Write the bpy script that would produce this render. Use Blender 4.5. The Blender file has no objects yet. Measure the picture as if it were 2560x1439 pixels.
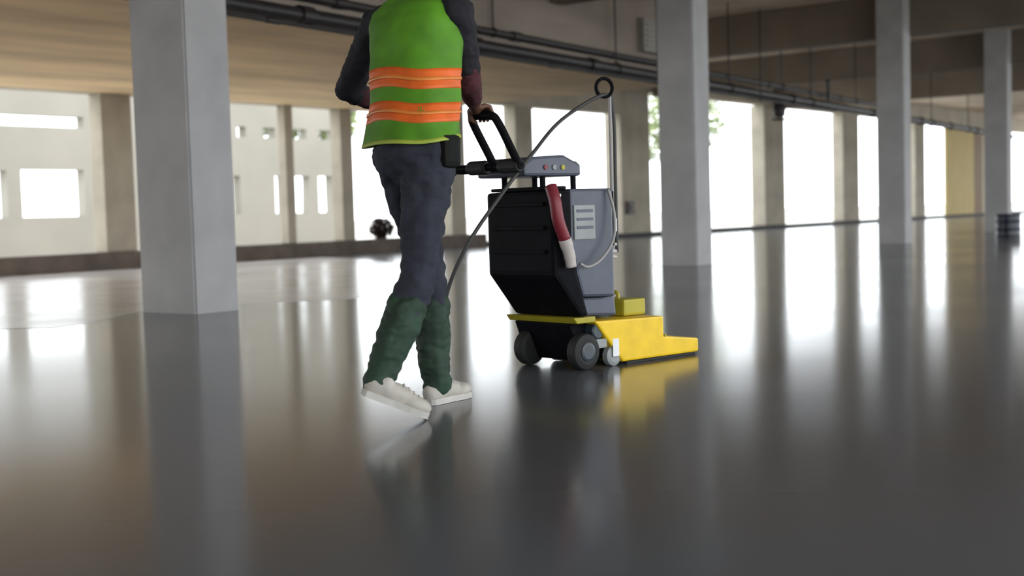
import bpy, bmesh, math, random
from mathutils import Vector, Matrix, noise
random.seed(4)
scene = bpy.context.scene
COL = scene.collection

# ------------------------------------------------------------------ camera
# world x runs along the column rows, world y across the hall; the view is 37.7 degrees off the rows
YAW, PITCH, ROLL, CAM_H = math.radians(37.7), math.radians(3.4), math.radians(1.65), 0.68
SN, CS = math.sin(YAW), math.cos(YAW)
_r0 = Vector((SN, -CS, 0))
_f = Vector((CS * math.cos(PITCH), SN * math.cos(PITCH), -math.sin(PITCH)))
_u0 = _r0.cross(_f)
_r = _r0 * math.cos(ROLL) - _u0 * math.sin(ROLL)
_u = _u0 * math.cos(ROLL) + _r0 * math.sin(ROLL)
cam_d = bpy.data.cameras.new('camera')
cam_d.sensor_width = 36.0
cam_d.lens = 45.0
cam_d.clip_end = 500
cam_d.dof.use_dof = True
cam_d.dof.focus_distance = 4.9
cam_d.dof.aperture_fstop = 2.2
cam = bpy.data.objects.new('camera', cam_d)
COL.objects.link(cam)
m = Matrix((_r, _u, -_f)).transposed().to_4x4()
m.translation = Vector((0, 0, CAM_H))
cam.matrix_world = m
scene.camera = cam

# ------------------------------------------------------------------ sky and exposure
world = bpy.data.worlds.new('overcast_sky')
scene.world = world
world.use_nodes = True
bg = world.node_tree.nodes['Background']
bg.inputs['Color'].default_value = (0.91, 0.96, 1.0, 1)
bg.inputs['Strength'].default_value = 4.4
vs = scene.view_settings
vs.view_transform = 'Standard'
vs.look = 'None'
vs.exposure = 0.0
vs.gamma = 1.0
vs.use_curve_mapping = False


# ------------------------------------------------------------------ helpers
def W(X, Z, h=0.0):
    """metres to the side of, ahead of and above the camera's foot -> world point"""
    return Vector((X * SN + Z * CS, -X * CS + Z * SN, h))


def lin(c):
    return tuple((v / 255 / 12.92 if v / 255 <= .04045 else ((v / 255 + .055) / 1.055) ** 2.4) for v in c)


MATS = {}


def mat(name, col, rough=0.6, var=0.12, scale=8.0, bump=0.0, metal=0.0, col2=None, detail=4.0, spec=0.5, stretch=(1, 1, 1),
        rough_var=0.0, coat=0.0):
    """procedural material: noise-mottled colour, optional relief"""
    if name in MATS:
        return MATS[name]
    mt = bpy.data.materials.new(name)
    mt.use_nodes = True
    nt = mt.node_tree
    b = nt.nodes['Principled BSDF']
    tc = nt.nodes.new('ShaderNodeTexCoord')
    mp = nt.nodes.new('ShaderNodeMapping')
    mp.inputs['Scale'].default_value = stretch
    nz = nt.nodes.new('ShaderNodeTexNoise')
    nz.inputs['Scale'].default_value = scale
    nz.inputs['Detail'].default_value = detail
    nt.links.new(tc.outputs['Object'], mp.inputs['Vector'])
    nt.links.new(mp.outputs['Vector'], nz.inputs['Vector'])
    rp = nt.nodes.new('ShaderNodeValToRGB')
    c1 = tuple(v * (1 - var) for v in col)
    c2 = tuple(min(1, v * (1 + var)) for v in col) if col2 is None else col2
    rp.color_ramp.elements[0].position = 0.3
    rp.color_ramp.elements[1].position = 0.7
    rp.color_ramp.elements[0].color = (*c1, 1)
    rp.color_ramp.elements[1].color = (*c2, 1)
    nt.links.new(nz.outputs['Fac'], rp.inputs['Fac'])
    nt.links.new(rp.outputs['Color'], b.inputs['Base Color'])
    b.inputs['Roughness'].default_value = rough
    b.inputs['Metallic'].default_value = metal
    b.inputs['Specular IOR Level'].default_value = spec
    b.inputs['Coat Weight'].default_value = coat
    if rough_var:
        mr = nt.nodes.new('ShaderNodeMapRange')
        mr.inputs['To Min'].default_value = max(0.02, rough - rough_var)
        mr.inputs['To Max'].default_value = rough + rough_var
        nt.links.new(nz.outputs['Fac'], mr.inputs['Value'])
        nt.links.new(mr.outputs['Result'], b.inputs['Roughness'])
    if bump:
        n2 = nt.nodes.new('ShaderNodeTexNoise')
        n2.inputs['Scale'].default_value = scale * 5
        n2.inputs['Detail'].default_value = 6
        nt.links.new(mp.outputs['Vector'], n2.inputs['Vector'])
        bp = nt.nodes.new('ShaderNodeBump')
        bp.inputs['Strength'].default_value = bump
        bp.inputs['Distance'].default_value = 0.01
        nt.links.new(n2.outputs['Fac'], bp.inputs['Height'])
        nt.links.new(bp.outputs['Normal'], b.inputs['Normal'])
    MATS[name] = mt
    return mt


def obj(name, me, material=None, parent=None, loc=None, smooth=False):
    """link a mesh (or a bmesh) as one object"""
    if isinstance(me, bmesh.types.BMesh):
        bmesh.ops.recalc_face_normals(me, faces=me.faces)
        d = bpy.data.meshes.new(name)
        me.to_mesh(d)
        me.free()
        me = d
    if material is not None:
        me.materials.clear()
        me.materials.append(material)
    if smooth:
        me.polygons.foreach_set('use_smooth', [True] * len(me.polygons))
    o = bpy.data.objects.new(name, me)
    COL.objects.link(o)
    if parent is not None:
        o.parent = parent
    if loc is not None:
        o.location = loc
    return o


def empty(name, loc=(0, 0, 0), rz=0.0):
    o = bpy.data.objects.new(name, None)
    o.empty_display_size = 0.1
    COL.objects.link(o)
    o.location = loc
    o.rotation_euler = (0, 0, rz)
    return o


def tag(o, label=None, cat=None, group=None, kind=None):
    if label:
        o['label'] = label
    if cat:
        o['category'] = cat
    if group:
        o['group'] = group
    if kind:
        o['kind'] = kind
    return o


def add_box(bm, lo, hi, bevel=0.0):
    vs_ = [bm.verts.new((x, y, z)) for z in (lo[2], hi[2]) for y in (lo[1], hi[1]) for x in (lo[0], hi[0])]
    fs = [(0, 2, 3, 1), (4, 5, 7, 6), (0, 1, 5, 4), (2, 6, 7, 3), (0, 4, 6, 2), (1, 3, 7, 5)]
    faces = [bm.faces.new([vs_[i] for i in f]) for f in fs]
    if bevel:
        es = list({e for f in faces for e in f.edges})
        bmesh.ops.bevel(bm, geom=es, offset=bevel, segments=2, affect='EDGES', profile=0.6)


def box_bm(lo, hi, bevel=0.0):
    bm = bmesh.new()
    add_box(bm, lo, hi, bevel)
    return bm


def prism_bm(pts, y0, y1, bevel=0.0):
    """polygon in x-z extruded along y"""
    bm = bmesh.new()
    a = [bm.verts.new((p[0], y0, p[1])) for p in pts]
    b = [bm.verts.new((p[0], y1, p[1])) for p in pts]
    n = len(pts)
    bm.faces.new(a)
    bm.faces.new(b[::-1])
    for i in range(n):
        bm.faces.new((a[i], b[i], b[(i + 1) % n], a[(i + 1) % n]))
    bmesh.ops.recalc_face_normals(bm, faces=bm.faces)
    if bevel:
        bmesh.ops.bevel(bm, geom=list(bm.edges), offset=bevel, segments=2, affect='EDGES', profile=0.6)
    return bm


def catmull(pts, n=8):
    P = [Vector(p) for p in pts]
    P = [P[0] * 2 - P[1]] + P + [P[-1] * 2 - P[-2]]
    out = []
    for i in range(1, len(P) - 2):
        for k in range(n):
            t = k / n
            out.append(0.5 * (2 * P[i] + (P[i + 1] - P[i - 1]) * t + (2 * P[i - 1] - 5 * P[i] + 4 * P[i + 1] - P[i + 2]) * t * t
                              + (3 * P[i] - P[i - 1] - 3 * P[i + 1] + P[i + 2]) * t ** 3))
    out.append(P[-2])
    return out


def add_tube(bm, pts, rad, seg=10, closed=False):
    P = [Vector(p) for p in pts]
    n = len(P)
    R = rad if isinstance(rad, (list, tuple)) else [rad] * n
    rings = []
    ref = None
    for i in range(n):
        if closed:
            t = (P[(i + 1) % n] - P[i - 1]).normalized()
        else:
            t = (P[min(i + 1, n - 1)] - P[max(i - 1, 0)]).normalized()
        if ref is None:
            ref = t.orthogonal().normalized()
        ref = (ref - t * ref.dot(t)).normalized()
        b = t.cross(ref)
        rings.append([bm.verts.new(P[i] + (ref * math.cos(2 * math.pi * k / seg) + b * math.sin(2 * math.pi * k / seg)) * R[i]) for k in range(seg)])
    for i in range(n if closed else n - 1):
        a, c = rings[i], rings[(i + 1) % n]
        for k in range(seg):
            bm.faces.new((a[k], a[(k + 1) % seg], c[(k + 1) % seg], c[k]))
    if not closed:
        bm.faces.new(rings[0][::-1])
        bm.faces.new(rings[-1])


def tube_bm(pts, rad, seg=10, closed=False):
    bm = bmesh.new()
    add_tube(bm, pts, rad, seg, closed)
    return bm


def lathe_y(bm, cx, cz, prof, seg=28):
    """revolve (y, radius) pairs about an axis parallel to y"""
    rings = [[bm.verts.new((cx + r * math.cos(2 * math.pi * k / seg), y, cz + r * math.sin(2 * math.pi * k / seg))) for k in range(seg)] for y, r in prof]
    for a, c in zip(rings, rings[1:]):
        for k in range(seg):
            bm.faces.new((a[k], a[(k + 1) % seg], c[(k + 1) % seg], c[k]))
    bm.faces.new(rings[0][::-1])
    bm.faces.new(rings[-1])


def lathe_z(bm, cx, cy, prof, seg=28):
    rings = [[bm.verts.new((cx + r * math.cos(2 * math.pi * k / seg), cy + r * math.sin(2 * math.pi * k / seg), z)) for k in range(seg)] for z, r in prof]
    for a, c in zip(rings, rings[1:]):
        for k in range(seg):
            bm.faces.new((a[k], a[(k + 1) % seg], c[(k + 1) % seg], c[k]))
    bm.faces.new(rings[0][::-1])
    bm.faces.new(rings[-1])


# ------------------------------------------------------------------ materials
M_FLOOR = mat('polished_dark_concrete', (0.142, 0.130, 0.130), rough=0.15, var=0.10, col2=(0.112, 0.126, 0.148), scale=0.55, detail=6, rough_var=0.06, spec=0.27)
M_PALE_FLOOR = mat('pale_floor', (0.52, 0.50, 0.50), rough=0.22, var=0.18, scale=0.7, detail=6, rough_var=0.08, spec=0.4)
M_COL = mat('grey_column_concrete', (0.47, 0.465, 0.47), rough=0.8, var=0.10, scale=2.5, bump=0.25)
M_WALL = mat('tan_wall_plaster', (0.46, 0.41, 0.33), rough=0.85, var=0.14, scale=1.6, bump=0.3)
M_CEIL = mat('brown_slab_concrete', (0.72, 0.60, 0.47), rough=0.9, var=0.22, scale=0.8, bump=0.4)
M_SOFFIT = mat('ochre_soffit_concrete', (0.80, 0.60, 0.36), rough=0.9, var=0.22, scale=0.8, bump=0.4, stretch=(0.5, 1.6, 1))
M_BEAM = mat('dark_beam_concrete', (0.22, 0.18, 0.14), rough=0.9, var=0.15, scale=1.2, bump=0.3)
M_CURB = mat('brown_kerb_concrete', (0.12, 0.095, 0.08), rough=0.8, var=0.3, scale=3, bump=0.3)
M_KERB2 = mat('dark_rubber_kerb', (0.03, 0.028, 0.026), rough=0.7)
M_PIER = mat('beige_pier_plaster', (0.40, 0.36, 0.29), rough=0.85, var=0.14, scale=2, bump=0.25)
M_PIPE = mat('dark_pipe_paint', (0.022, 0.018, 0.018), rough=0.5, var=0.3)
M_GROUND = mat('pale_yard_gravel', (0.50, 0.48, 0.44), rough=0.95, var=0.15, scale=0.7)
M_FACADE = mat('cream_render', (0.31, 0.29, 0.25), rough=0.9, var=0.08, scale=0.7, bump=0.2)
M_YELLOW_PANEL = mat('ochre_board', (0.55, 0.42, 0.16), rough=0.7, var=0.15, scale=2, stretch=(4, 4, 0.5))
M_TAN_PANEL = mat('tan_board', (0.52, 0.45, 0.31), rough=0.7, var=0.15, scale=2, stretch=(4, 4, 0.5))
M_LEAF = mat('yard_tree_leaf', (0.22, 0.27, 0.10), rough=0.6, var=0.35, scale=3)
M_BARK = mat('tree_bark', (0.14, 0.11, 0.08), rough=0.9, var=0.3, scale=9, bump=0.5)

# ------------------------------------------------------------------ the hall
CEIL_Z, LOW_Z, WALL_Y = 4.0, 2.57, 16.1
A0, A1, B0, B1 = -14.0, 60.0, -5.5, 16.5


def struct(name, bm, m_):
    return tag(obj(name, bm, m_), kind='structure')


struct('floor', box_bm((A0, B0, -0.3), (A1, B1, 0.0)), M_FLOOR)
# floor coloured paler along the far wall, a thin sheet with an irregular edge
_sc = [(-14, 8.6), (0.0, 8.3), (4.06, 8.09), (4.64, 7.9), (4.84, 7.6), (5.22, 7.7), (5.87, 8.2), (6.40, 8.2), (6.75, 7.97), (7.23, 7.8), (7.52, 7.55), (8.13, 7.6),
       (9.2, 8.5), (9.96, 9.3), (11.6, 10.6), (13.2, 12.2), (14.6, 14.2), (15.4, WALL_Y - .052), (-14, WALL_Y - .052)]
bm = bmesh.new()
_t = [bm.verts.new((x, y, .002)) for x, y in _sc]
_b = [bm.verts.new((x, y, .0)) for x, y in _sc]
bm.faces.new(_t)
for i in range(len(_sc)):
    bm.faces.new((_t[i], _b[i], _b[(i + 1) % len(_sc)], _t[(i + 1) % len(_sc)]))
struct('floor_pale_strip', bm, M_PALE_FLOOR)
struct('ground', box_bm((-150, -150, -0.36), (260, 200, -0.31)), M_GROUND)
struct('ceiling', box_bm((A0, B0, CEIL_Z), (A1, B1, CEIL_Z + 0.3)), M_CEIL)


def edge_b(a):
    return 9.1 + (a - 7.85) * 0.0966


# lowered slab over the aisle beside the far wall, its edge carries the pipes
bm = bmesh.new()
_lo = [(A0, edge_b(A0)), (17.5, edge_b(17.5)), (17.5, WALL_Y), (A0, WALL_Y)]
va = [bm.verts.new((x, y, LOW_Z)) for x, y in _lo]
vb = [bm.verts.new((x, y, CEIL_Z)) for x, y in _lo]
bm.faces.new(va)
bm.faces.new(vb)
for i in range(4):
    bm.faces.new((va[i], va[(i + 1) % 4], vb[(i + 1) % 4], vb[i]))
struct('ceiling_low', bm, M_SOFFIT)

# brown fascia on the edge of the lowered slab
bm = bmesh.new()
_e0, _e1 = (A0, edge_b(A0)), (17.5, edge_b(17.5))
for z0, z1, d0, d1 in ((LOW_Z + .002, CEIL_Z - .002, .003, .0005),):
    q = [bm.verts.new((x, y - d, z)) for d in (d0, d1) for (x, y, z) in ((*_e0, z0), (*_e1, z0), (*_e1, z1), (*_e0, z1))]
    for f_ in ((0, 1, 2, 3), (7, 6, 5, 4), (0, 4, 5, 1), (1, 5, 6, 2), (2, 6, 7, 3), (3, 7, 4, 0)):
        bm.faces.new([q[i] for i in f_])
struct('trim_3', bm, mat('brown_fascia_concrete', (0.30, 0.25, 0.21), rough=0.9, var=0.25, scale=1.1, bump=0.4, stretch=(.4, 1, 1.5)))

# lintel zone of the far wall
bm = bmesh.new()
add_box(bm, (A0, WALL_Y, LOW_Z), (19.2, WALL_Y + 0.3, CEIL_Z))
add_box(bm, (19.2, WALL_Y, 2.86), (25.1, WALL_Y + 0.3, CEIL_Z))
add_box(bm, (25.1, WALL_Y, 3.42), (A1, WALL_Y + 0.3, CEIL_Z))
struct('wall_far', bm, M_WALL)
struct('wall_back', box_bm((A0 - 0.3, B0, 0), (A0, B1, CEIL_Z)), M_WALL)
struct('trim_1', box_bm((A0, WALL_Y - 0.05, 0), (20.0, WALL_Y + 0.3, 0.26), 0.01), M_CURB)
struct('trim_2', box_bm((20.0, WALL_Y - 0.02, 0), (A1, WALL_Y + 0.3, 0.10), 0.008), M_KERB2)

# ceiling beams across the hall on every column line
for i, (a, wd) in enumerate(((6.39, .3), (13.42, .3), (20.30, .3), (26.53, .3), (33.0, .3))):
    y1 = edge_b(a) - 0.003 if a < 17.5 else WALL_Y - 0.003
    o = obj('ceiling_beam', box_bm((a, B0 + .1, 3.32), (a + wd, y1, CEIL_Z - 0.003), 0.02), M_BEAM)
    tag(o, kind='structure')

# columns: near corner, depth along the row, width across
def column_mesh(sa, sb, h=CEIL_Z - 0.004):
    bm = bmesh.new()
    add_box(bm, (0, 0, 0), (sa, sb, h))
    vert = [e for e in bm.edges if abs(e.verts[0].co.z - e.verts[1].co.z) > 1]
    bmesh.ops.bevel(bm, geom=vert, offset=0.014, segments=2, affect='EDGES')
    return bm


for (a, b, sa, sb, lab) in (
        (5.97, 7.54, 0.41, 0.64, 'broad grey concrete column beside the worker, its side face pale blue-grey'),
        (13.04, 7.36, 0.375, 0.48, 'square grey concrete column standing directly behind the yellow machine hood'),
        (19.98, 7.5, 0.31, 0.45, 'slim grey concrete column between the tall bright openings and the low drum'),
        (26.2, 7.75, 0.32, 0.45, 'olive-grey concrete column behind the dark blue drum, at the picture edge')):
    tag(obj('concrete_column', column_mesh(sa, sb), M_COL, loc=(a, b, 0)), lab, 'column', 'columns of the hall row')

PIERS = (
    (5.2, 5.7, .30, LOW_Z, 'beige wall pier out beside the first yard wall window'),
    (11.2, 11.72, .30, LOW_Z, 'brown wall pier half hidden behind the broad grey column'),
    (14.75, 14.93, .18, LOW_Z, 'narrow dark mullion pier between the pale yard wall windows'),
    (16.05, 16.34, .26, LOW_Z, "slim beige pier next to the worker's bent elbow"),
    (19.0, 19.45, .28, 2.86, "grey pier showing between the worker's legs and the black machine"),
    (21.1, 21.71, .32, 2.86, 'cream pier rising behind the control handles'),
    (25.1, 26.38, .45, 3.42, 'wide brown-grey pier right behind the cable mast'),
    (32.4, 33.67, .42, 3.42, 'tan pier in the middle of the tall openings under the pipe valve'),
    (37.75, 39.0, .36, 3.42, 'brown pier just before the slim grey column'),
    (43.94, 44.9, .34, 3.42, 'dark pier just after the slim grey column'),
)
for a, b, d, h, lab in PIERS:
    z0 = 0.262 if a < 20 else 0.102
    bm = box_bm((0, 0, 0), (b - a, d, h - z0 - .003), 0.01)
    tag(obj('wall_pier', bm, M_PIER, loc=(a, WALL_Y + 0.002, z0)), lab, 'pier', 'piers of the far wall')

# infill boards at the far end of the wall
M_BROWNPOST = mat('brown_post_paint', (0.22, 0.14, 0.07), rough=0.7)
for nm, a, b, d, m_, lab in (('infill_board', 47.2, 50.38, .08, M_YELLOW_PANEL, 'ochre yellow infill board beside the last bright opening'),
                             ('infill_post', 50.4, 51.35, .2, M_BROWNPOST, 'brown post between the yellow and the tan infill boards'),
                             ('infill_board', 51.37, 54.5, .08, M_TAN_PANEL, 'pale tan infill board beyond the brown post')):
    tag(obj(nm, box_bm((0, 0, 0), (b - a, d, 3.31), 0.01), m_, loc=(a, WALL_Y + 0.05, 0.102)), lab, 'board' if 'board' in nm else 'post')

# pale yard wall with window openings outside the first bays
YB = 22.0
bm = bmesh.new()
holes = [(11.0, 13.2, .84, 1.72), (13.5, 14.85, .84, 1.74), (11.3, 14.9, 2.56, 2.77), (16.3, 17.6, .84, 1.7),
         (18.55, 18.78, .8, 1.65), (19.80, 20.08, .8, 1.65), (20.42, 20.86, .8, 1.65), (21.15, 21.60, .8, 1.65),
         (18.75, 19.0, 2.5, 2.73), (19.5, 19.86, 2.5, 2.73), (20.4, 20.82, 2.5, 2.73), (21.22, 21.72, 2.5, 2.73), (16.2, 17.6, 2.5, 2.73)]
xs = sorted({8.0, 22.3, *[h[0] for h in holes], *[h[1] for h in holes]})
zs = sorted({-0.31, 3.9, *[h[2] for h in holes], *[h[3] for h in holes]})


def in_hole(x, z):
    return any(h[0] < x < h[1] and h[2] < z < h[3] for h in holes)


grid = {}
for j, y in enumerate((YB, YB + .25)):
    for x in xs:
        for z in zs:
            grid[(j, x, z)] = bm.verts.new((x, y, z))
solid = {(i, k): not in_hole((xs[i] + xs[i + 1]) / 2, (zs[k] + zs[k + 1]) / 2) for i in range(len(xs) - 1) for k in range(len(zs) - 1)}
for (i, k), s_ in solid.items():
    if not s_:
        continue
    x0, x1, z0, z1 = xs[i], xs[i + 1], zs[k], zs[k + 1]
    for j in (0, 1):
        bm.faces.new([grid[(j, *q)] for q in ((x0, z0), (x1, z0), (x1, z1), (x0, z1))])
    for (di, dk, p, q) in ((-1, 0, (x0, z0), (x0, z1)), (1, 0, (x1, z0), (x1, z1)), (0, -1, (x0, z0), (x1, z0)), (0, 1, (x0, z1), (x1, z1))):
        if not solid.get((i + di, k + dk), False):
            bm.faces.new([grid[(0, *p)], grid[(0, *q)], grid[(1, *q)], grid[(1, *p)]])
for v in [v for v in bm.verts if not v.link_faces]:
    bm.verts.remove(v)
tag(obj('yard_wall', bm, M_FACADE), 'pale cream yard wall with rows of window openings outside the first bays', 'wall')


# trees in the yard
def leaf_cloud(n, centre, rad, size, rnd):
    bm = bmesh.new()
    for _ in range(n):
        while True:
            p = Vector((rnd.uniform(-1, 1), rnd.uniform(-1, 1), rnd.uniform(-1, 1)))
            if p.length < 1 and p.length > rnd.random() * .8:
                break
        p = Vector((p.x * rad[0], p.y * rad[1], p.z * rad[2])) + Vector(centre)
        a = Vector((rnd.gauss(0, 1), rnd.gauss(0, 1), rnd.gauss(0, 1))).normalized()
        b = a.orthogonal().normalized()
        s = size * rnd.uniform(.6, 1.3)
        v = [bm.verts.new(p - a * s), bm.verts.new(p + b * s * .45), bm.verts.new(p + a * s), bm.verts.new(p - b * s * .45)]
        bm.faces.new(v)
    return bm


def tree(loc, h, rad, lab, seed, leaf=None):
    rnd = random.Random(seed)
    t = empty('yard_tree', loc)
    bm = bmesh.new()
    add_tube(bm, catmull([(0, 0, 0), (.08, .05, h * .4), (-.05, 0, h * .75)], 5), [.16 - .008 * i for i in range(11)], 8)
    for k in range(5):
        an = k * 1.3
        add_tube(bm, [(0, 0, h * .45), (math.cos(an) * rad * .6, math.sin(an) * rad * .6, h * .75)], [.06, .02], 6)
    obj('trunk', bm, M_BARK, t)
    tag(obj('foliage', leaf_cloud(2600, (0, 0, h * .78), (rad, rad, h * .33), .16, rnd), leaf or M_LEAF, t), kind='stuff')
    return tag(t, lab, 'tree', 'trees in the yard')


tree((46, 27, -.31), 6.0, 2.2, 'leafy tree outside the opening beside the square grey column', 1)
tree((24.5, 26, -.31), 5.0, 1.5, 'small leafy tree showing through the yard wall openings', 2)

# ------------------------------------------------------------------ pipes on the slab edge
def pipe_run(name, lab, doff, z, r, a0, a1, couplings, hang):
    t = empty(name, (a0, edge_b(a0) + doff, z))

    def L(a, dz=0):
        return Vector((a - a0, edge_b(a) - edge_b(a0), dz))
    obj('pipe', tube_bm([L(a0), L((a0 + a1) / 2), L(a1)], r, 14), M_PIPE, t, smooth=False)
    dirv = (L(a1) - L(a0)).normalized()
    for a in couplings:
        obj('coupling', tube_bm([L(a) - dirv * .09, L(a) + dirv * .09], r * 1.28, 14), M_PIPE, t)
    for a in hang:
        bm = bmesh.new()
        add_tube(bm, [L(a) + Vector((0, 0, r * .9)), L(a) + Vector((0, 0, CEIL_Z - z - .005))], .012, 6)
        add_tube(bm, [L(a) + Vector((0, math.cos(q) * r * 1.1, math.sin(q) * r * 1.1)) for q in [i * math.pi / 8 for i in range(16)]], .012, 6, True)
        obj('hanger', bm, M_PIPE, t)
    return tag(t, lab, 'pipe', 'pipes along the slab edge')


spipe = pipe_run('service_pipe', 'thick dark service pipe running along the slab edge overhead', -.12, 2.60, .075, -6, 42,
         [3, 8.6, 11.5, 14.3, 18, 22, 27, 31, 34, 37], [5, 10, 15, 19, 23, 28, 32, 36, 40])
pipe_run('service_pipe', 'thinner dark pipe running just above the thick one', -.055, 2.80, .045, -6, 30,
         [4, 9.2, 12.5, 16.7, 21, 25], [7, 12, 17.2, 21.6, 26])
pipe_run('conduit', 'slender dark conduit slung below the thick overhead pipe', -.28, 2.47, .022, -6, 24, [8, 10.5, 13, 20], [6, 11, 16, 20])

# valve with handwheel hanging on the pipe between the two hall columns
vp = Vector((21.3, edge_b(21.3) - .12, 2.6))
v = empty('pipe_valve', vp)
bm = bmesh.new()
lathe_z(bm, 0, 0, [(-.36, .05), (-.34, .10), (-.22, .12), (-.10, .09), (-.076, .09)], 16)
obj('valve_body', bm, M_PIPE, v)
bm = bmesh.new()
add_tube(bm, [(math.cos(i * math.pi / 8) * .13, math.sin(i * math.pi / 8) * .13, -.40) for i in range(16)], .014, 6, True)
for k in range(3):
    add_tube(bm, [(0, 0, -.40), (math.cos(k * 2.09) * .13, math.sin(k * 2.09) * .13, -.40)], .009, 6)
add_tube(bm, [(0, 0, -.36), (0, 0, -.41)], .015, 8)
obj('handwheel', bm, M_PIPE, v)
tag(v, 'dark valve with handwheel hanging under the overhead pipe', 'valve')
_o = Vector((-6, edge_b(-6) - .12, 2.60))
_p = Vector((23.9, edge_b(23.9) - .165, 2.66)) - _o
stub = obj('stub_riser', tube_bm([_p, _p + Vector((0, 0, .42))], .035, 10), M_PIPE, spipe)
obj('flange', tube_bm([_p + Vector((0, 0, .38)), _p + Vector((0, 0, .43))], .055, 12), M_PIPE, stub)

# pale box on the slab edge near the middle column
M_BOX = mat('pale_grey_sheet_metal', (0.33, 0.31, 0.27), rough=0.55, var=0.08)
v = empty('vent_box', (16.2, edge_b(16.2) - .004, 2.93))
obj('housing', box_bm((-.3, -.14, 0), (.3, 0, .48), .012), M_BOX, v)
for k in range(5):
    obj('louvre', box_bm((-.24, -.16, .07 + k * .075), (.24, -.141, .10 + k * .075), .004), M_BOX, v)
tag(v, 'pale grey ventilation box fixed to the slab edge above the pipes', 'vent')

# small box on the wide pier
v = empty('switch_box', (25.35, WALL_Y - .005, .55))
M_DARKBOX = mat('dark_switch_plastic', (0.04, 0.03, 0.03), rough=0.5)
obj('housing', box_bm((-.12, -.1, 0), (.12, 0, .3), .01), M_DARKBOX, v)
obj('switch_lever', box_bm((-.02, -.13, .12), (.02, -.101, .2), .004), M_BOX, v)
tag(v, 'small dark switch box on the wide pier behind the machine', 'box')

# low drum near the picture edge
M_DRUM = mat('dark_blue_drum_paint', (0.012, 0.016, 0.035), rough=0.35, var=0.2)
v = empty('steel_drum', W(8.86, 22.8, 0))
bm = bmesh.new()
lathe_z(bm, 0, 0, [(0, .20), (.012, .215), (.1, .21), (.115, .222), (.13, .21), (.24, .21), (.255, .222), (.27, .21), (.36, .212), (.375, .222), (.385, .215)], 32)
obj('shell', bm, M_DRUM, v, smooth=False)
bm = bmesh.new()
lathe_z(bm, 0, 0, [(.386, .2), (.392, .2)], 32)
obj('lid', bm, M_DRUM, v)
tag(v, 'low dark blue steel drum on the floor at the picture edge', 'drum')

# small dark trough outside the last bright opening
v = empty('feed_trough', (46.6, 17.4, -.31))
obj('stand', box_bm((-.5, -.15, 0), (.5, .15, .62), .01), M_BOX, v)
obj('basin', prism_bm([(-.55, .82), (-.42, .622), (.42, .622), (.55, .82)], -.2, .2, .01), M_DARKBOX, v)
tag(v, 'small dark trough outside the last bright opening', 'trough')

# dark bush outside beside the worker's knee
rnd = random.Random(9)
v = empty('potted_bush', (17.15, WALL_Y + .14, .262))
M_POT = mat('dark_clay', (0.06, 0.035, 0.03), rough=0.8)
M_DLEAF = mat('dark_reddish_leaf', (0.03, 0.02, 0.018), rough=0.9, spec=0.05, var=0.4, scale=20)
bm = bmesh.new()
lathe_z(bm, 0, 0, [(0, .08), (.10, .11), (.115, .12), (.13, .12), (.131, .1), (.12, .02)], 20)
obj('pot', bm, M_POT, v)
bm = bmesh.new()
for k in range(9):
    an = k * .7
    add_tube(bm, [(0, 0, .11), (math.cos(an) * .08, math.sin(an) * .08, .2), (math.cos(an) * .17, math.sin(an) * .13, .26 + .1 * rnd.random())], [.008, .006, .003], 5)
obj('stems', bm, M_BARK, v)
tag(obj('foliage', leaf_cloud(620, (0, 0, .19), (.26, .2, .2), .05, rnd), M_DLEAF, v), kind='stuff')
tag(v, "dark reddish bush in a pot on the kerb beside the worker's thigh", 'plant')

# ------------------------------------------------------------------ the floor grinder
F_ANG = -math.radians(10.3)
grinder = empty('floor_grinder', W(.179, 5.3, 0), F_ANG)
tag(grinder, 'upright floor grinding machine with black body, grey side panel and yellow hood', 'floor grinder')
M_BLACK = mat('black_cover_plastic', (0.006, 0.006, 0.008), rough=0.6, var=0.3, scale=14, spec=0.06)
M_NAVY = mat('slate_blue_panel', (0.06, 0.07, 0.105), rough=0.4, var=0.15, scale=10)
M_GREYL = mat('pale_grey_label', (0.30, 0.32, 0.32), rough=0.5, var=0.1)
M_YEL = mat('safety_yellow_paint', (0.90, 0.59, 0.012), rough=0.38, var=0.08, scale=12)
M_OLIVE = mat('olive_yellow_paint', (0.42, 0.36, 0.02), rough=0.45, var=0.1)
M_STEEL = mat('dull_steel', (0.45, 0.45, 0.45), rough=0.35, metal=0.9)
M_RUBBER = mat('black_rubber', (0.012, 0.012, 0.012), rough=0.7)
M_REDHOSE = mat('dark_red_hose', (0.20, 0.018, 0.03), rough=0.45)
M_WHITEP = mat('pale_hose_end', (0.55, 0.50, 0.47), rough=0.5)
M_CABLE = mat('dark_cable', (0.05, 0.05, 0.048), rough=0.6)
M_LCABLE = mat('pale_grey_cable', (0.35, 0.34, 0.33), rough=0.5)
M_MOTOR = mat('dark_teal_motor', (0.03, 0.045, 0.055), rough=0.4)
G = grinder
BW = 0.42

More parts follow.
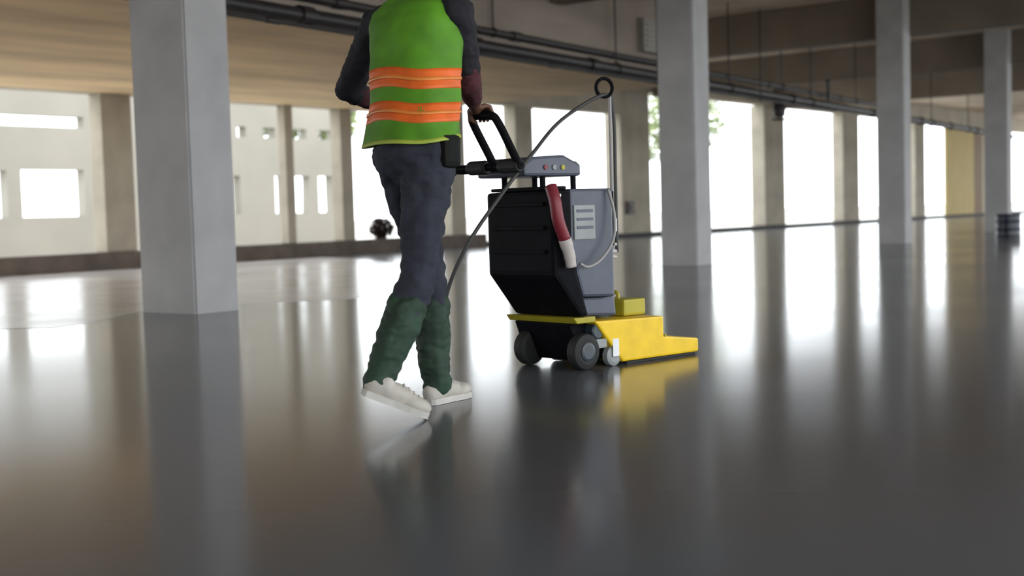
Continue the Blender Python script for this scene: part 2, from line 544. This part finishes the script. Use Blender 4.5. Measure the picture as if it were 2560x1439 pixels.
body = obj('tank', prism_bm([(0, .765), (0, .41), (.15, .226), (.20, .226), (.14, .40), (.11, .52), (.11, .765)], 0, BW, .018), M_BLACK, G)
obj('tank_lid', box_bm((.01, .02, .766), (.10, BW - .02, .782), .006), M_BLACK, body)
for k, zz in enumerate((.50, .60, .70)):
    obj('rib', box_bm((-.010, .05, zz), (-.0005, BW - .05, zz + .018), .003), M_BLACK, body)
cab = obj('side_cabinet', prism_bm([(.112, .53), (.143, .41), (.175, .31), (.37, .30), (.37, .77), (.112, .77)], .01, BW - .01, .012), M_NAVY, G)
obj('label_plate', box_bm((.125, .002, .555), (.25, .0095, .70), .002), M_GREYL, cab, )
for k in range(3):
    obj('print_line', box_bm((.14, -.001, .60 + k * .035), (.235, .0015, .612 + k * .035)), M_NAVY, cab)
obj('dark_front', box_bm((.371, .03, .52), (.40, BW - .03, .76), .008), M_BLACK, cab)
obj('motor_neck', prism_bm([(.202, .226), (.42, .212), (.40, .38), (.371, .44), (.371, .299), (.18, .305)], .05, BW - .05, .012), M_NAVY, G)
deck = obj('deck', prism_bm([(.12, .20), (.23, .20), (.23, .2255), (.10, .2255)], -.005, BW + .005, .004), M_OLIVE, G)
hood = obj('hood', prism_bm([(.218, .205), (.66, .195), (.66, .105), (.90, .075), (.90, .012), (.39, .014)], -.012, BW + .012, .010), M_YEL, G)
obj('rubber_skirt', box_bm((.42, -.004, .0), (.885, BW + .004, .0115), .002), M_RUBBER, hood)
obj('hood_seam', box_bm((.663, -.014, .10), (.675, BW + .014, .112), .002), M_OLIVE, hood)
wt = obj('weight_block', box_bm((.50, .08, .2005), (.645, BW - .08, .275), .012), M_OLIVE, G)
obj('lift_lug', tube_bm(catmull([(.56, .17, .272), (.56, .18, .30), (.56, .24, .30), (.56, .25, .272)], 5), .009, 8), M_OLIVE, wt)
mt_ = bmesh.new()
lathe_z(mt_, .46, .21, [(.2005, .075), (.24, .075), (.25, .06), (.27, .06)], 24)
obj('spindle_boss', mt_, M_MOTOR, G)
# undercarriage
obj('undercarriage', prism_bm([(.125, .199), (.195, .03), (.375, .03), (.385, .075), (.26, .199)], .05, BW - .02, .01), M_BLACK, G)
for y0, y1, nm in ((-.015, .045, 'n'), (BW - .10, BW - .04, 'f')):
    bm = bmesh.new()
    lathe_y(bm, .17, .078, [(y0, .055), (y0 + .006, .074), (y0 + .014, .078), (y1 - .014, .078), (y1 - .006, .074), (y1, .055)], 32)
    w_ = obj('wheel', bm, M_RUBBER, G)
    bm = bmesh.new()
    yy = (y0 - .006, y0 + .004) if nm == 'n' else (y1 - .004, y1 + .006)
    lathe_y(bm, .17, .078, [(yy[0], .03), (yy[0] + .003, .04), (yy[1] - .003, .04), (yy[1], .03)], 24)
    obj('hub', bm, M_MOTOR, w_)
    bm = bmesh.new()
    lathe_y(bm, .345, .045, [(y0 + .01, .03), (y0 + .016, .044), (y1 - .016, .044), (y1 - .01, .03)], 28)
    c_ = obj('caster', bm, M_GREYL, G)
    bm = bmesh.new()
    add_box(bm, (.325, y0 + .002, .04), (.365, y0 + .009, .12), .003)
    obj('caster_fork', bm, M_STEEL, c_)
obj('axle_block', box_bm((.215, -.004, .085), (.30, .049, .125), .006), M_GREYL, G)
bm = bmesh.new()
lathe_y(bm, .25, .16, [(-.002, .03), (.004, .036), (.046, .036), (.049, .03)], 20)
obj('drive_pulley', bm, M_MOTOR, G)

# handle assembly
HZ = .86
con = obj('console', prism_bm([(-.10, .825), (.23, .825), (.23, .875), (.13, .915), (-.05, .905), (-.10, .88)], .06, .36, .012), M_NAVY, G)
obj('gauge', tube_bm([(.222, .12, .86), (.25, .12, .86)], .032, 20), M_WHITEP, con)
for k in range(3):
    obj('button', tube_bm([(.02 + k * .05, .055, .862), (.02 + k * .05, .0605, .862)], .011, 12), (M_REDHOSE, M_GREYL, M_OLIVE)[k], con)
for (x, y) in ((.03, .09), (.03, .33), (.21, .09), (.21, .33)):
    obj('console_post', tube_bm([(x, y, .765), (x, y, .826)], .013, 10), M_BLACK, G)
obj('crossbar', tube_bm([(-.30, -.14, HZ), (-.30, .52, HZ)], .016, 12), M_BLACK, G)
for y in (.10, .32):
    obj('handle_neck', tube_bm([(-.30, y, HZ), (-.09, y, HZ)], .018, 12), M_BLACK, G)
for (y0, y1) in ((-.135, -.02), (.06, .17), (.27, .40)):
    obj('grip', tube_bm([(-.30, y0, HZ), (-.30, y0 + .01, HZ), (-.30, y1 - .01, HZ), (-.30, y1, HZ)], [.024, .029, .029, .024], 14), M_RUBBER, G)
HANDS = {}
for nm, yc, gx in (('r', -.055, -.42), ('l', .33, -.45)):
    bm = bmesh.new()
    wv = .072
    loop = catmull([(-.30, yc - wv, HZ), (-.33, yc - wv, .91), (gx + .02, yc - wv, 1.02), (gx, yc - wv + .015, 1.05), (gx, yc, 1.055), (gx, yc + wv - .015, 1.05), (gx + .02, yc + wv, 1.02), (-.33, yc + wv, .91), (-.30, yc + wv, HZ)], 6)
    add_tube(bm, loop, .016, 10)
    obj('loop_handle', bm, M_BLACK, G, smooth=True)
    HANDS[nm] = (gx, yc, 1.055)
# mast, ring and cable guide
mast = obj('cable_mast', tube_bm([(.408, .05, .5), (.408, .05, 1.19)], .0075, 8), M_LCABLE, G)
obj('mast_clamp', box_bm((.398, .035, .58), (.42, .065, .64), .004), M_STEEL, mast)
RING = Vector((.375, .05, 1.205))
ringpts = [RING + Vector((math.cos(i * math.pi / 10) * .040, math.cos(i * math.pi / 10) * -.01, math.sin(i * math.pi / 10) * .040)) for i in range(20)]
obj('guide_ring', tube_bm(ringpts, .008, 8, True), M_BLACK, mast)
# red hose with pale end on the near side of the tank
hz = obj('hose', tube_bm(catmull([(-.01, .0, .78), (-.015, -.028, .72), (-.005, -.034, .64), (.03, -.034, .56)], 7), .026, 14), M_REDHOSE, G, smooth=True)
obj('hose_end', tube_bm(catmull([(.03, -.034, .562), (.053, -.034, .50), (.066, -.032, .445)], 6), [.0275] * 4 + [.025] * 5 + [.023] * 4, 14), M_WHITEP, hz, smooth=True)
obj('hose_hook', box_bm((.0, -.02, .735), (.03, 0.001, .75), .003), M_STEEL, hz)
obj('looped_lead', tube_bm(catmull([(.33, -.002, .765), (.345, -.02, .66), (.325, -.03, .55), (.25, -.03, .47), (.17, -.03, .44), (.12, -.03, .455)], 8), .0065, 8), M_LCABLE, G, smooth=True)
for k, zz in enumerate((.475, .50, .53)):
    obj('plug', tube_bm([(.371, .05 + .0 * k, zz), (.425, .05, zz - .005)], .008, 10), M_WHITEP, G)

# power cable: from the mast ring, sagging back past the machine to the floor behind the worker
gm = Matrix.Translation(W(.179, 5.3, 0)) @ Matrix.Rotation(F_ANG, 4, 'Z')
r_w = gm @ RING
cpts = [gm @ Vector((.43, .05, .49)), gm @ Vector((.432, .05, .8)), gm @ Vector((.428, .05, 1.1)), r_w + Vector((0, 0, -.03)),
        W(.23, 5.40, 1.06), W(.09, 5.12, .90), W(-.045, 5.0, .73), W(-.165, 4.93, .56), W(-.25, 4.95, .38), W(-.295, 5.02, .16), W(-.27, 5.15, .03), W(-.30, 5.3, .013), W(-.28, 5.42, .013)]
cab_o = obj('power_cable', tube_bm(catmull(cpts, 8), .008, 8), M_CABLE, smooth=True)
tag(cab_o, 'thin dark power cable hanging from the mast ring down behind the worker', 'cable')


# ------------------------------------------------------------------ the worker
def blob(name, prims, voxel, material, parent=None, smooth_it=6, wr=0.0, wscale=10.0, cut=None):
    """overlapping ellipsoids fused into one continuous skin"""
    bm = bmesh.new()
    for pr in prims:
        if pr[0] == 'seg':                       # tapered limb
            _, p0, r0, p1, r1 = pr
            p0, p1 = Vector(p0), Vector(p1)
            n = max(2, int((p1 - p0).length / (min(r0, r1) * .35)))
            for i in range(n + 1):
                t = i / n
                bmesh.ops.create_icosphere(bm, subdivisions=2, radius=r0 + (r1 - r0) * t, matrix=Matrix.Translation(p0.lerp(p1, t)))
        else:                                    # ellipsoid: centre, axes (x vec, y vec), radii
            _, c, ax, ay, rad = pr
            ax = Vector(ax).normalized()
            ay = Vector(ay)
            ay = (ay - ax * ay.dot(ax)).normalized()
            az = ax.cross(ay)
            M = Matrix((ax * rad[0], ay * rad[1], az * rad[2])).transposed().to_4x4()
            M.translation = Vector(c)
            bmesh.ops.create_icosphere(bm, subdivisions=3, radius=1.0, matrix=M)
    d = bpy.data.meshes.new(name)
    bm.to_mesh(d)
    bm.free()
    o = bpy.data.objects.new('tmp', d)
    COL.objects.link(o)
    rm = o.modifiers.new('r', 'REMESH')
    rm.mode = 'VOXEL'
    rm.voxel_size = voxel
    sm = o.modifiers.new('s', 'SMOOTH')
    sm.factor = .5
    sm.iterations = smooth_it
    dg = bpy.context.evaluated_depsgraph_get()
    me = bpy.data.meshes.new_from_object(o.evaluated_get(dg))
    bpy.data.objects.remove(o)
    if wr or cut:
        bm = bmesh.new()
        bm.from_mesh(me)
        if wr:
            bm.normal_update()
            for vtx in bm.verts:
                q = vtx.co * wscale
                vtx.co += vtx.normal * wr * (noise.noise(q) + .6 * noise.noise(Vector((q.x * 1.5, q.y * 1.5, q.z * 3.2))))
        if cut:
            for co, no in cut:
                bmesh.ops.bisect_plane(bm, geom=bm.verts[:] + bm.edges[:] + bm.faces[:], plane_co=co, plane_no=no, clear_outer=True)
        bm.to_mesh(me)
        bm.free()
    me.name = name
    return obj(name, me, material, parent, smooth=True)


M_SKIN = mat('brown_skin', (0.13, 0.058, 0.036), rough=0.5, var=0.12, scale=18)
M_SHIRT = mat('near_black_sleeve', (0.012, 0.011, 0.017), rough=0.85, var=0.25, scale=20, bump=0.2)
M_MAROON = mat('maroon_sleeve', (0.070, 0.016, 0.022), rough=0.85, var=0.3, scale=16, bump=0.2)
M_VEST = mat('hi_vis_green', (0.095, 0.29, 0.012), rough=0.7, var=0.22, scale=9, bump=0.15)
M_BAND = mat('orange_tape', (0.85, 0.15, 0.02), rough=0.5, var=0.14, scale=14)
M_TRIM = mat('lime_edge_tape', (0.38, 0.48, 0.06), rough=0.6)
M_JEANS = mat('dark_blue_grey_denim', (0.027, 0.029, 0.045), rough=0.9, var=0.35, scale=11, bump=0.3)
M_GAITER = mat('dark_green_cloth', (0.018, 0.045, 0.026), rough=0.75, var=0.4, scale=12, bump=0.2)
M_SHOE = mat('cream_canvas', (0.50, 0.47, 0.42), rough=0.7, var=0.12, scale=20)
M_SOLE = mat('off_white_sole', (0.55, 0.53, 0.49), rough=0.6)
M_HAIR = mat('dark_hair', (0.012, 0.010, 0.009), rough=0.6)
M_BELT = mat('black_belt', (0.006, 0.006, 0.006), rough=0.7, spec=0.2)

person = empty('person', W(-.32, 4.4, 0))
PB = W(-.32, 4.4, 0)
tag(person, 'person in green vest with orange bands, dark trousers and pale shoes, pushing the floor grinder', 'person')


def Q(X, Z, h):
    return W(X, Z, h) - PB


fwd = (W(.707, .707) - W(0, 0)).normalized()       # the way the worker faces
rgt = (W(.707, -.707) - W(0, 0)).normalized()
UP = Vector((0, 0, 1))

J = dict(
    pelvis=Q(-.335, 4.47, .90), chest=Q(-.325, 4.66, 1.26), neck=Q(-.31, 4.72, 1.47), head=Q(-.285, 4.77, 1.63),
    rsh=Q(-.168, 4.575, 1.385), lsh=Q(-.475, 4.83, 1.385), rel=Q(-.135, 4.72, 1.155), lel=Q(-.612, 4.99, 1.17),
    rhip=Q(-.275, 4.43, .86), lhip=Q(-.375, 4.53, .86), rkn=Q(-.315, 4.34, .475), lkn=Q(-.30, 4.63, .47),
    ran=Q(-.455, 4.20, .125), lan=Q(-.283, 4.58, .085))


def hand_world(k):
    return gm @ Vector(HANDS[k]) - PB


mF = Vector((math.cos(F_ANG), math.sin(F_ANG), 0))
mL = Vector((-math.sin(F_ANG), math.cos(F_ANG), 0))


def hand_prims(k):
    g = hand_world(k)
    inner = mL if k == 'r' else -mL
    el = J['rel'] if k == 'r' else J['lel']
    palm = g - mF * .030 + UP * .026
    wrist = palm + (el - palm).normalized() * .075 - mF * .005
    pr = [('seg', wrist, .025, palm, .026)]
    for o_, s_ in ((-.034, .80), (-.012, .95), (.011, 1.0), (.033, .94)):
        b = g - inner * (o_) * -1
        kn = b - mF * .016 + UP * .034
        pr.append(('seg', palm + inner * o_ * .8, .0125, kn, .0105))
        p1 = b + mF * .014 * s_ + UP * .031
        p2 = b + mF * .030 * s_ + UP * .006
        p3 = b + mF * .018 * s_ - UP * .020 * s_
        pr += [('seg', kn, .0102, p1, .0095), ('seg', p1, .0094, p2, .0088), ('seg', p2, .0088, p3, .0078)]
    t0 = palm + inner * .034 - UP * .010
    t1 = g + inner * .042 - mF * .024 - UP * .012
    t2 = g + inner * .034 - mF * .004 - UP * .026
    pr += [('seg', palm + inner * .01, .018, t0, .0145), ('seg', t0, .013, t1, .0115), ('seg', t1, .011, t2, .0092)]
    return wrist, pr


rwr, rhand = hand_prims('r')
lwr, lhand = hand_prims('l')

spine_mid = J['pelvis'].lerp(J['chest'], .55)
body_pr = [
    ('ell', J['pelvis'], rgt, fwd, (.150, .105, .11)), ('ell', spine_mid, rgt, fwd, (.135, .09, .16)), ('ell', J['chest'], rgt, fwd, (.155, .105, .17)),
    ('seg', J['chest'] + UP * .12, .08, J['neck'], .058), ('seg', J['neck'], .056, J['head'] - UP * .06, .052),
    ('seg', J['rsh'] - rgt * .09, .062, J['rsh'], .056), ('seg', J['lsh'] + rgt * .09, .062, J['lsh'], .056),
    ('seg', J['rsh'], .050, J['rel'], .037), ('seg', J['rel'], .038, rwr, .026), ('seg', J['lsh'], .050, J['lel'], .037), ('seg', J['lel'], .038, lwr, .026),
    ('seg', J['rhip'], .082, J['rkn'], .052), ('seg', J['rkn'], .052, J['ran'], .036), ('seg', J['lhip'], .082, J['lkn'], .052), ('seg', J['lkn'], .052, J['lan'], .030),
    ('seg', J['ran'], .036, J['ran'] + Q(-.32, 4.23, .045) - Q(-.455, 4.20, .125), .026), ('seg', J['lan'], .036, J['lan'] + (W(.55, .83) - W(0, 0)) * .05 - UP * .03, .022),
    # head: skull, jaw, nose, ears
    ('ell', J['head'] + UP * .025, rgt, fwd, (.074, .093, .095)), ('ell', J['head'] - UP * .055 + fwd * .025, rgt, fwd, (.055, .062, .06)),
    ('seg', J['head'] + fwd * .092 + UP * .012, .010, J['head'] + fwd * .108 - UP * .025, .014),
    ('ell', J['head'] - rgt * .078 - UP * .005, rgt, fwd, (.012, .022, .034)), ('ell', J['head'] + rgt * .078 - UP * .005, rgt, fwd, (.012, .022, .034)),
    ('seg', J['head'] + fwd * .086 - UP * .052 - rgt * .02, .009, J['head'] + fwd * .086 - UP * .052 + rgt * .02, .009),
]
body_o = blob('body', body_pr + rhand + lhand, .0045, M_SKIN, person, 3)
hair = blob('hair', [('ell', J['head'] + UP * .040 - fwd * .012, rgt, fwd, (.081, .096, .092))], .006, M_HAIR, person, 3, .004, 60,
            cut=[(J['head'] + UP * .02 + fwd * .02, fwd * .6 - UP * .8)])
for s in (-1, 1):
    bm = bmesh.new()
    bmesh.ops.create_uvsphere(bm, u_segments=14, v_segments=10, radius=.0125, matrix=Matrix.Translation(J['head'] + fwd * .083 + rgt * .031 * s + UP * .012))
    obj('eye', bm, M_SOLE, person, smooth=True)

# shirt under the vest: shoulders, upper sleeves; maroon lower sleeves
blob('shirt', [('ell', J['chest'] - UP * .02, rgt, fwd, (.158, .108, .18)),
               ('seg', J['rsh'] - rgt * .08, .076, J['rsh'], .068), ('seg', J['lsh'] + rgt * .08, .076, J['lsh'], .068),
               ('seg', J['rsh'], .066, J['rel'].lerp(J['rsh'], .25), .054), ('seg', J['lsh'], .066, J['lel'], .052), ('seg', J['lel'], .051, J['lel'].lerp(lwr, .15), .049)],
     .007, M_SHIRT, person, 5, .006, 22)
for el, sh, wr_, k in ((J['rel'], J['rsh'], rwr, .45), (J['lel'], J['lsh'], lwr, .0)):
    st = el.lerp(sh, k)
    pr = [('seg', st, .0525, el, .049)] if k else []
    blob('lower_sleeve', pr + [('seg', el if k else el.lerp(wr_, .12), .049, wr_.lerp(el, .12), .036)], .006, M_MAROON, person, 4, .005, 26)

# vest: rings from hem to collar
#   t along the torso axis; each ring: centre, half width, half depth
RINGS = [(.925, J['pelvis'] + UP * .025 + fwd * .005, .178, .132), (.98, None, .174, .128), (1.06, None, .168, .124), (1.14, None, .168, .126), (1.22, None, .174, .130),
         (1.30, None, .184, .134), (1.36, None, .192, .132), (1.41, None, .186, .118), (1.445, None, .150, .100), (1.475, None, .095, .082), (1.49, None, .072, .074)]
AX0, AX1 = J['pelvis'], J['neck']


def axis_at(h):
    t = (h - AX0.z) / (AX1.z - AX0.z)
    p = AX0.lerp(AX1, t)
    return Vector((p.x, p.y, h))


def vest_dims(h):
    for (h0, _, w0, d0), (h1, _, w1, d1) in zip(RINGS, RINGS[1:]):
        if h <= h1:
            t = max(0, (h - h0) / (h1 - h0))
            t = t * t * (3 - 2 * t)
            return w0 + (w1 - w0) * t, d0 + (d1 - d0) * t
    return RINGS[-1][2], RINGS[-1][3]


def vest_point(h, ang, off=0.0):
    w_, d_ = vest_dims(h)
    c, s = math.cos(ang), math.sin(ang)
    e = 2 / 2.5
    x = math.copysign(abs(c) ** e, c) * (w_ + off)
    y = math.copysign(abs(s) ** e, s) * (d_ + off)
    p = axis_at(h)
    fold = .006 * math.sin(ang * 5 + h * 9) * max(0, (1.25 - h) / .3) + .006 * noise.noise(Vector((ang * 2.2, h * 12, 1.7)))
    r = Vector((c, s)).normalized()
    return p + rgt * (x + r.x * fold) + fwd * (y + r.y * fold)


def loft(hs_of, n_h, off, seg=96, cap=False):
    bm = bmesh.new()
    rings = []
    for i in range(n_h + 1):
        rings.append([bm.verts.new(vest_point(hs_of(i / n_h, 2 * math.pi * k / seg), 2 * math.pi * k / seg, off)) for k in range(seg)])
    for a, c in zip(rings, rings[1:]):
        for k in range(seg):
            bm.faces.new((a[k], a[(k + 1) % seg], c[(k + 1) % seg], c[k]))
    return bm


def solidify(o, th):
    md = o.modifiers.new('thickness', 'SOLIDIFY')
    md.thickness = th
    md.offset = 1
    return o


def hem_h(ang):
    return .928 + .012 * math.sin(ang) + .006 * math.sin(3 * ang)


vest = obj('vest', loft(lambda t, a: hem_h(a) + (1.49 - hem_h(a)) * t, 60, 0), M_VEST, person, smooth=True)
solidify(vest, .004)


def chev(a):
    # the tape dips a little at the sides of the back
    return .014 * math.exp(-((a - 1.5 * math.pi) / .5) ** 2) + .006 * math.sin(2 * a)


for lo_, hi_ in ((.993, 1.062), (1.112, 1.184)):
    bnd = obj('orange_band', loft(lambda t, a, lo_=lo_, hi_=hi_: lo_ + (hi_ - lo_) * t + chev(a), 6, .0045), M_BAND, vest, smooth=True)
    solidify(bnd, .003)
    sh_ = obj('silver_stripe', loft(lambda t, a, lo_=lo_, hi_=hi_: (lo_ + hi_) / 2 - .006 + .012 * t + chev(a), 2, .0080), mat('pale_orange_stripe', (.85, .27, .05), rough=.4), bnd, smooth=True)
    solidify(sh_, .001)
hm = obj('hem_tape', loft(lambda t, a: hem_h(a) + .014 * t, 2, .0045), M_TRIM, vest, smooth=True)
solidify(hm, .002)

# trousers, belt pouch
tr = blob('trousers', [('ell', J['pelvis'] - UP * .01, rgt, fwd, (.158, .118, .12)),
                       ('seg', J['rhip'] + UP * .01, .097, J['rkn'], .066), ('seg', J['lhip'] + UP * .01, .097, J['lkn'], .066),
                       ('seg', J['rkn'], .066, J['rkn'].lerp(J['ran'], .42), .062), ('seg', J['lkn'], .066, J['lkn'].lerp(J['lan'], .42), .062)],
          .007, M_JEANS, person, 6, .010, 16)
hipp = J['pelvis'] + rgt * .158 + fwd * .03 - UP * .005
bm = bmesh.new()
add_box(bm, (-.04, -.026, -.06), (.04, .026, .055), .022)
bmesh.ops.rotate(bm, verts=bm.verts, cent=(0, 0, 0), matrix=Matrix.Rotation(math.atan2(fwd.y, fwd.x), 3, 'Z'))
bmesh.ops.translate(bm, verts=bm.verts, vec=hipp)
obj('belt_pouch', bm, M_BELT, person)
for kn, an, e_ in ((J['rkn'], J['ran'], .97), (J['lkn'], J['lan'], 1.04)):
    blob('gaiter', [('seg', kn.lerp(an, .33), .0725, kn.lerp(an, .7), .063), ('seg', kn.lerp(an, .7), .063, kn.lerp(an, e_), .054)], .006, M_GAITER, person, 5, .009, 18)


def shoe(heel, toe, ankle, up):
    """heel, toe: points on the sole; up: the sole's normal"""
    d = (toe - heel).normalized()
    L = (toe - heel).length
    side = d.cross(up).normalized()
    up = side.cross(d).normalized()
    pr = [('ell', heel + d * .045 + up * .042, d, side, (.050, .036, .040)), ('ell', heel + d * L * .45 + up * .040, d, side, (.085, .038, .038)),
          ('ell', heel + d * (L - .055) + up * .032, d, side, (.060, .044, .028)), ('seg', heel + d * .06 + up * .055, .038, ankle, .042)]
    s_ = blob('shoe', pr, .005, M_SHOE, person, 4, .002, 30, cut=[(heel + up * .014, -up)])
    bm = bmesh.new()
    out = []
    for t, w_ in ((0, .022), (.04, .034), (.2, .037), (.45, .037), (.7, .046), (.88, .042), (1.0, .020)):
        out.append((t, w_))
    ring = [heel + d * (t * L) + side * w_ for t, w_ in out] + [heel + d * (t * L) - side * w_ for t, w_ in out[::-1]]
    lo_v = [bm.verts.new(p) for p in ring]
    hi_v = [bm.verts.new(p + up * .022) for p in ring]
    bm.faces.new(lo_v)
    bm.faces.new(hi_v)
    for i in range(len(ring)):
        bm.faces.new((lo_v[i], lo_v[(i + 1) % len(ring)], hi_v[(i + 1) % len(ring)], hi_v[i]))
    obj('sole', bm, M_SOLE, s_)
    bm = bmesh.new()
    for k in range(4):
        c = heel + d * (L * .52 + k * .020) + up * (.078 - k * .006)
        add_tube(bm, [c - side * .022 - up * .006, c + up * .002, c + side * .022 - up * .006], .0035, 6)
    obj('laces', bm, M_SOLE, s_)


# trailing foot: heel lifted, toe on the floor; leading foot flat
shoe(Q(-.505, 4.17, .098), Q(-.297, 4.225, .003), J['ran'] + UP * .01, (UP + (W(.3, .05) - W(0, 0)) * .9).normalized())
ld = (W(.55, .83) - W(0, 0)).normalized()
shoe(J['lan'] * 1 - ld * .06 - UP * (J['lan'].z - .001), J['lan'] + ld * .19 - UP * (J['lan'].z - .001), J['lan'] + UP * .03, UP)
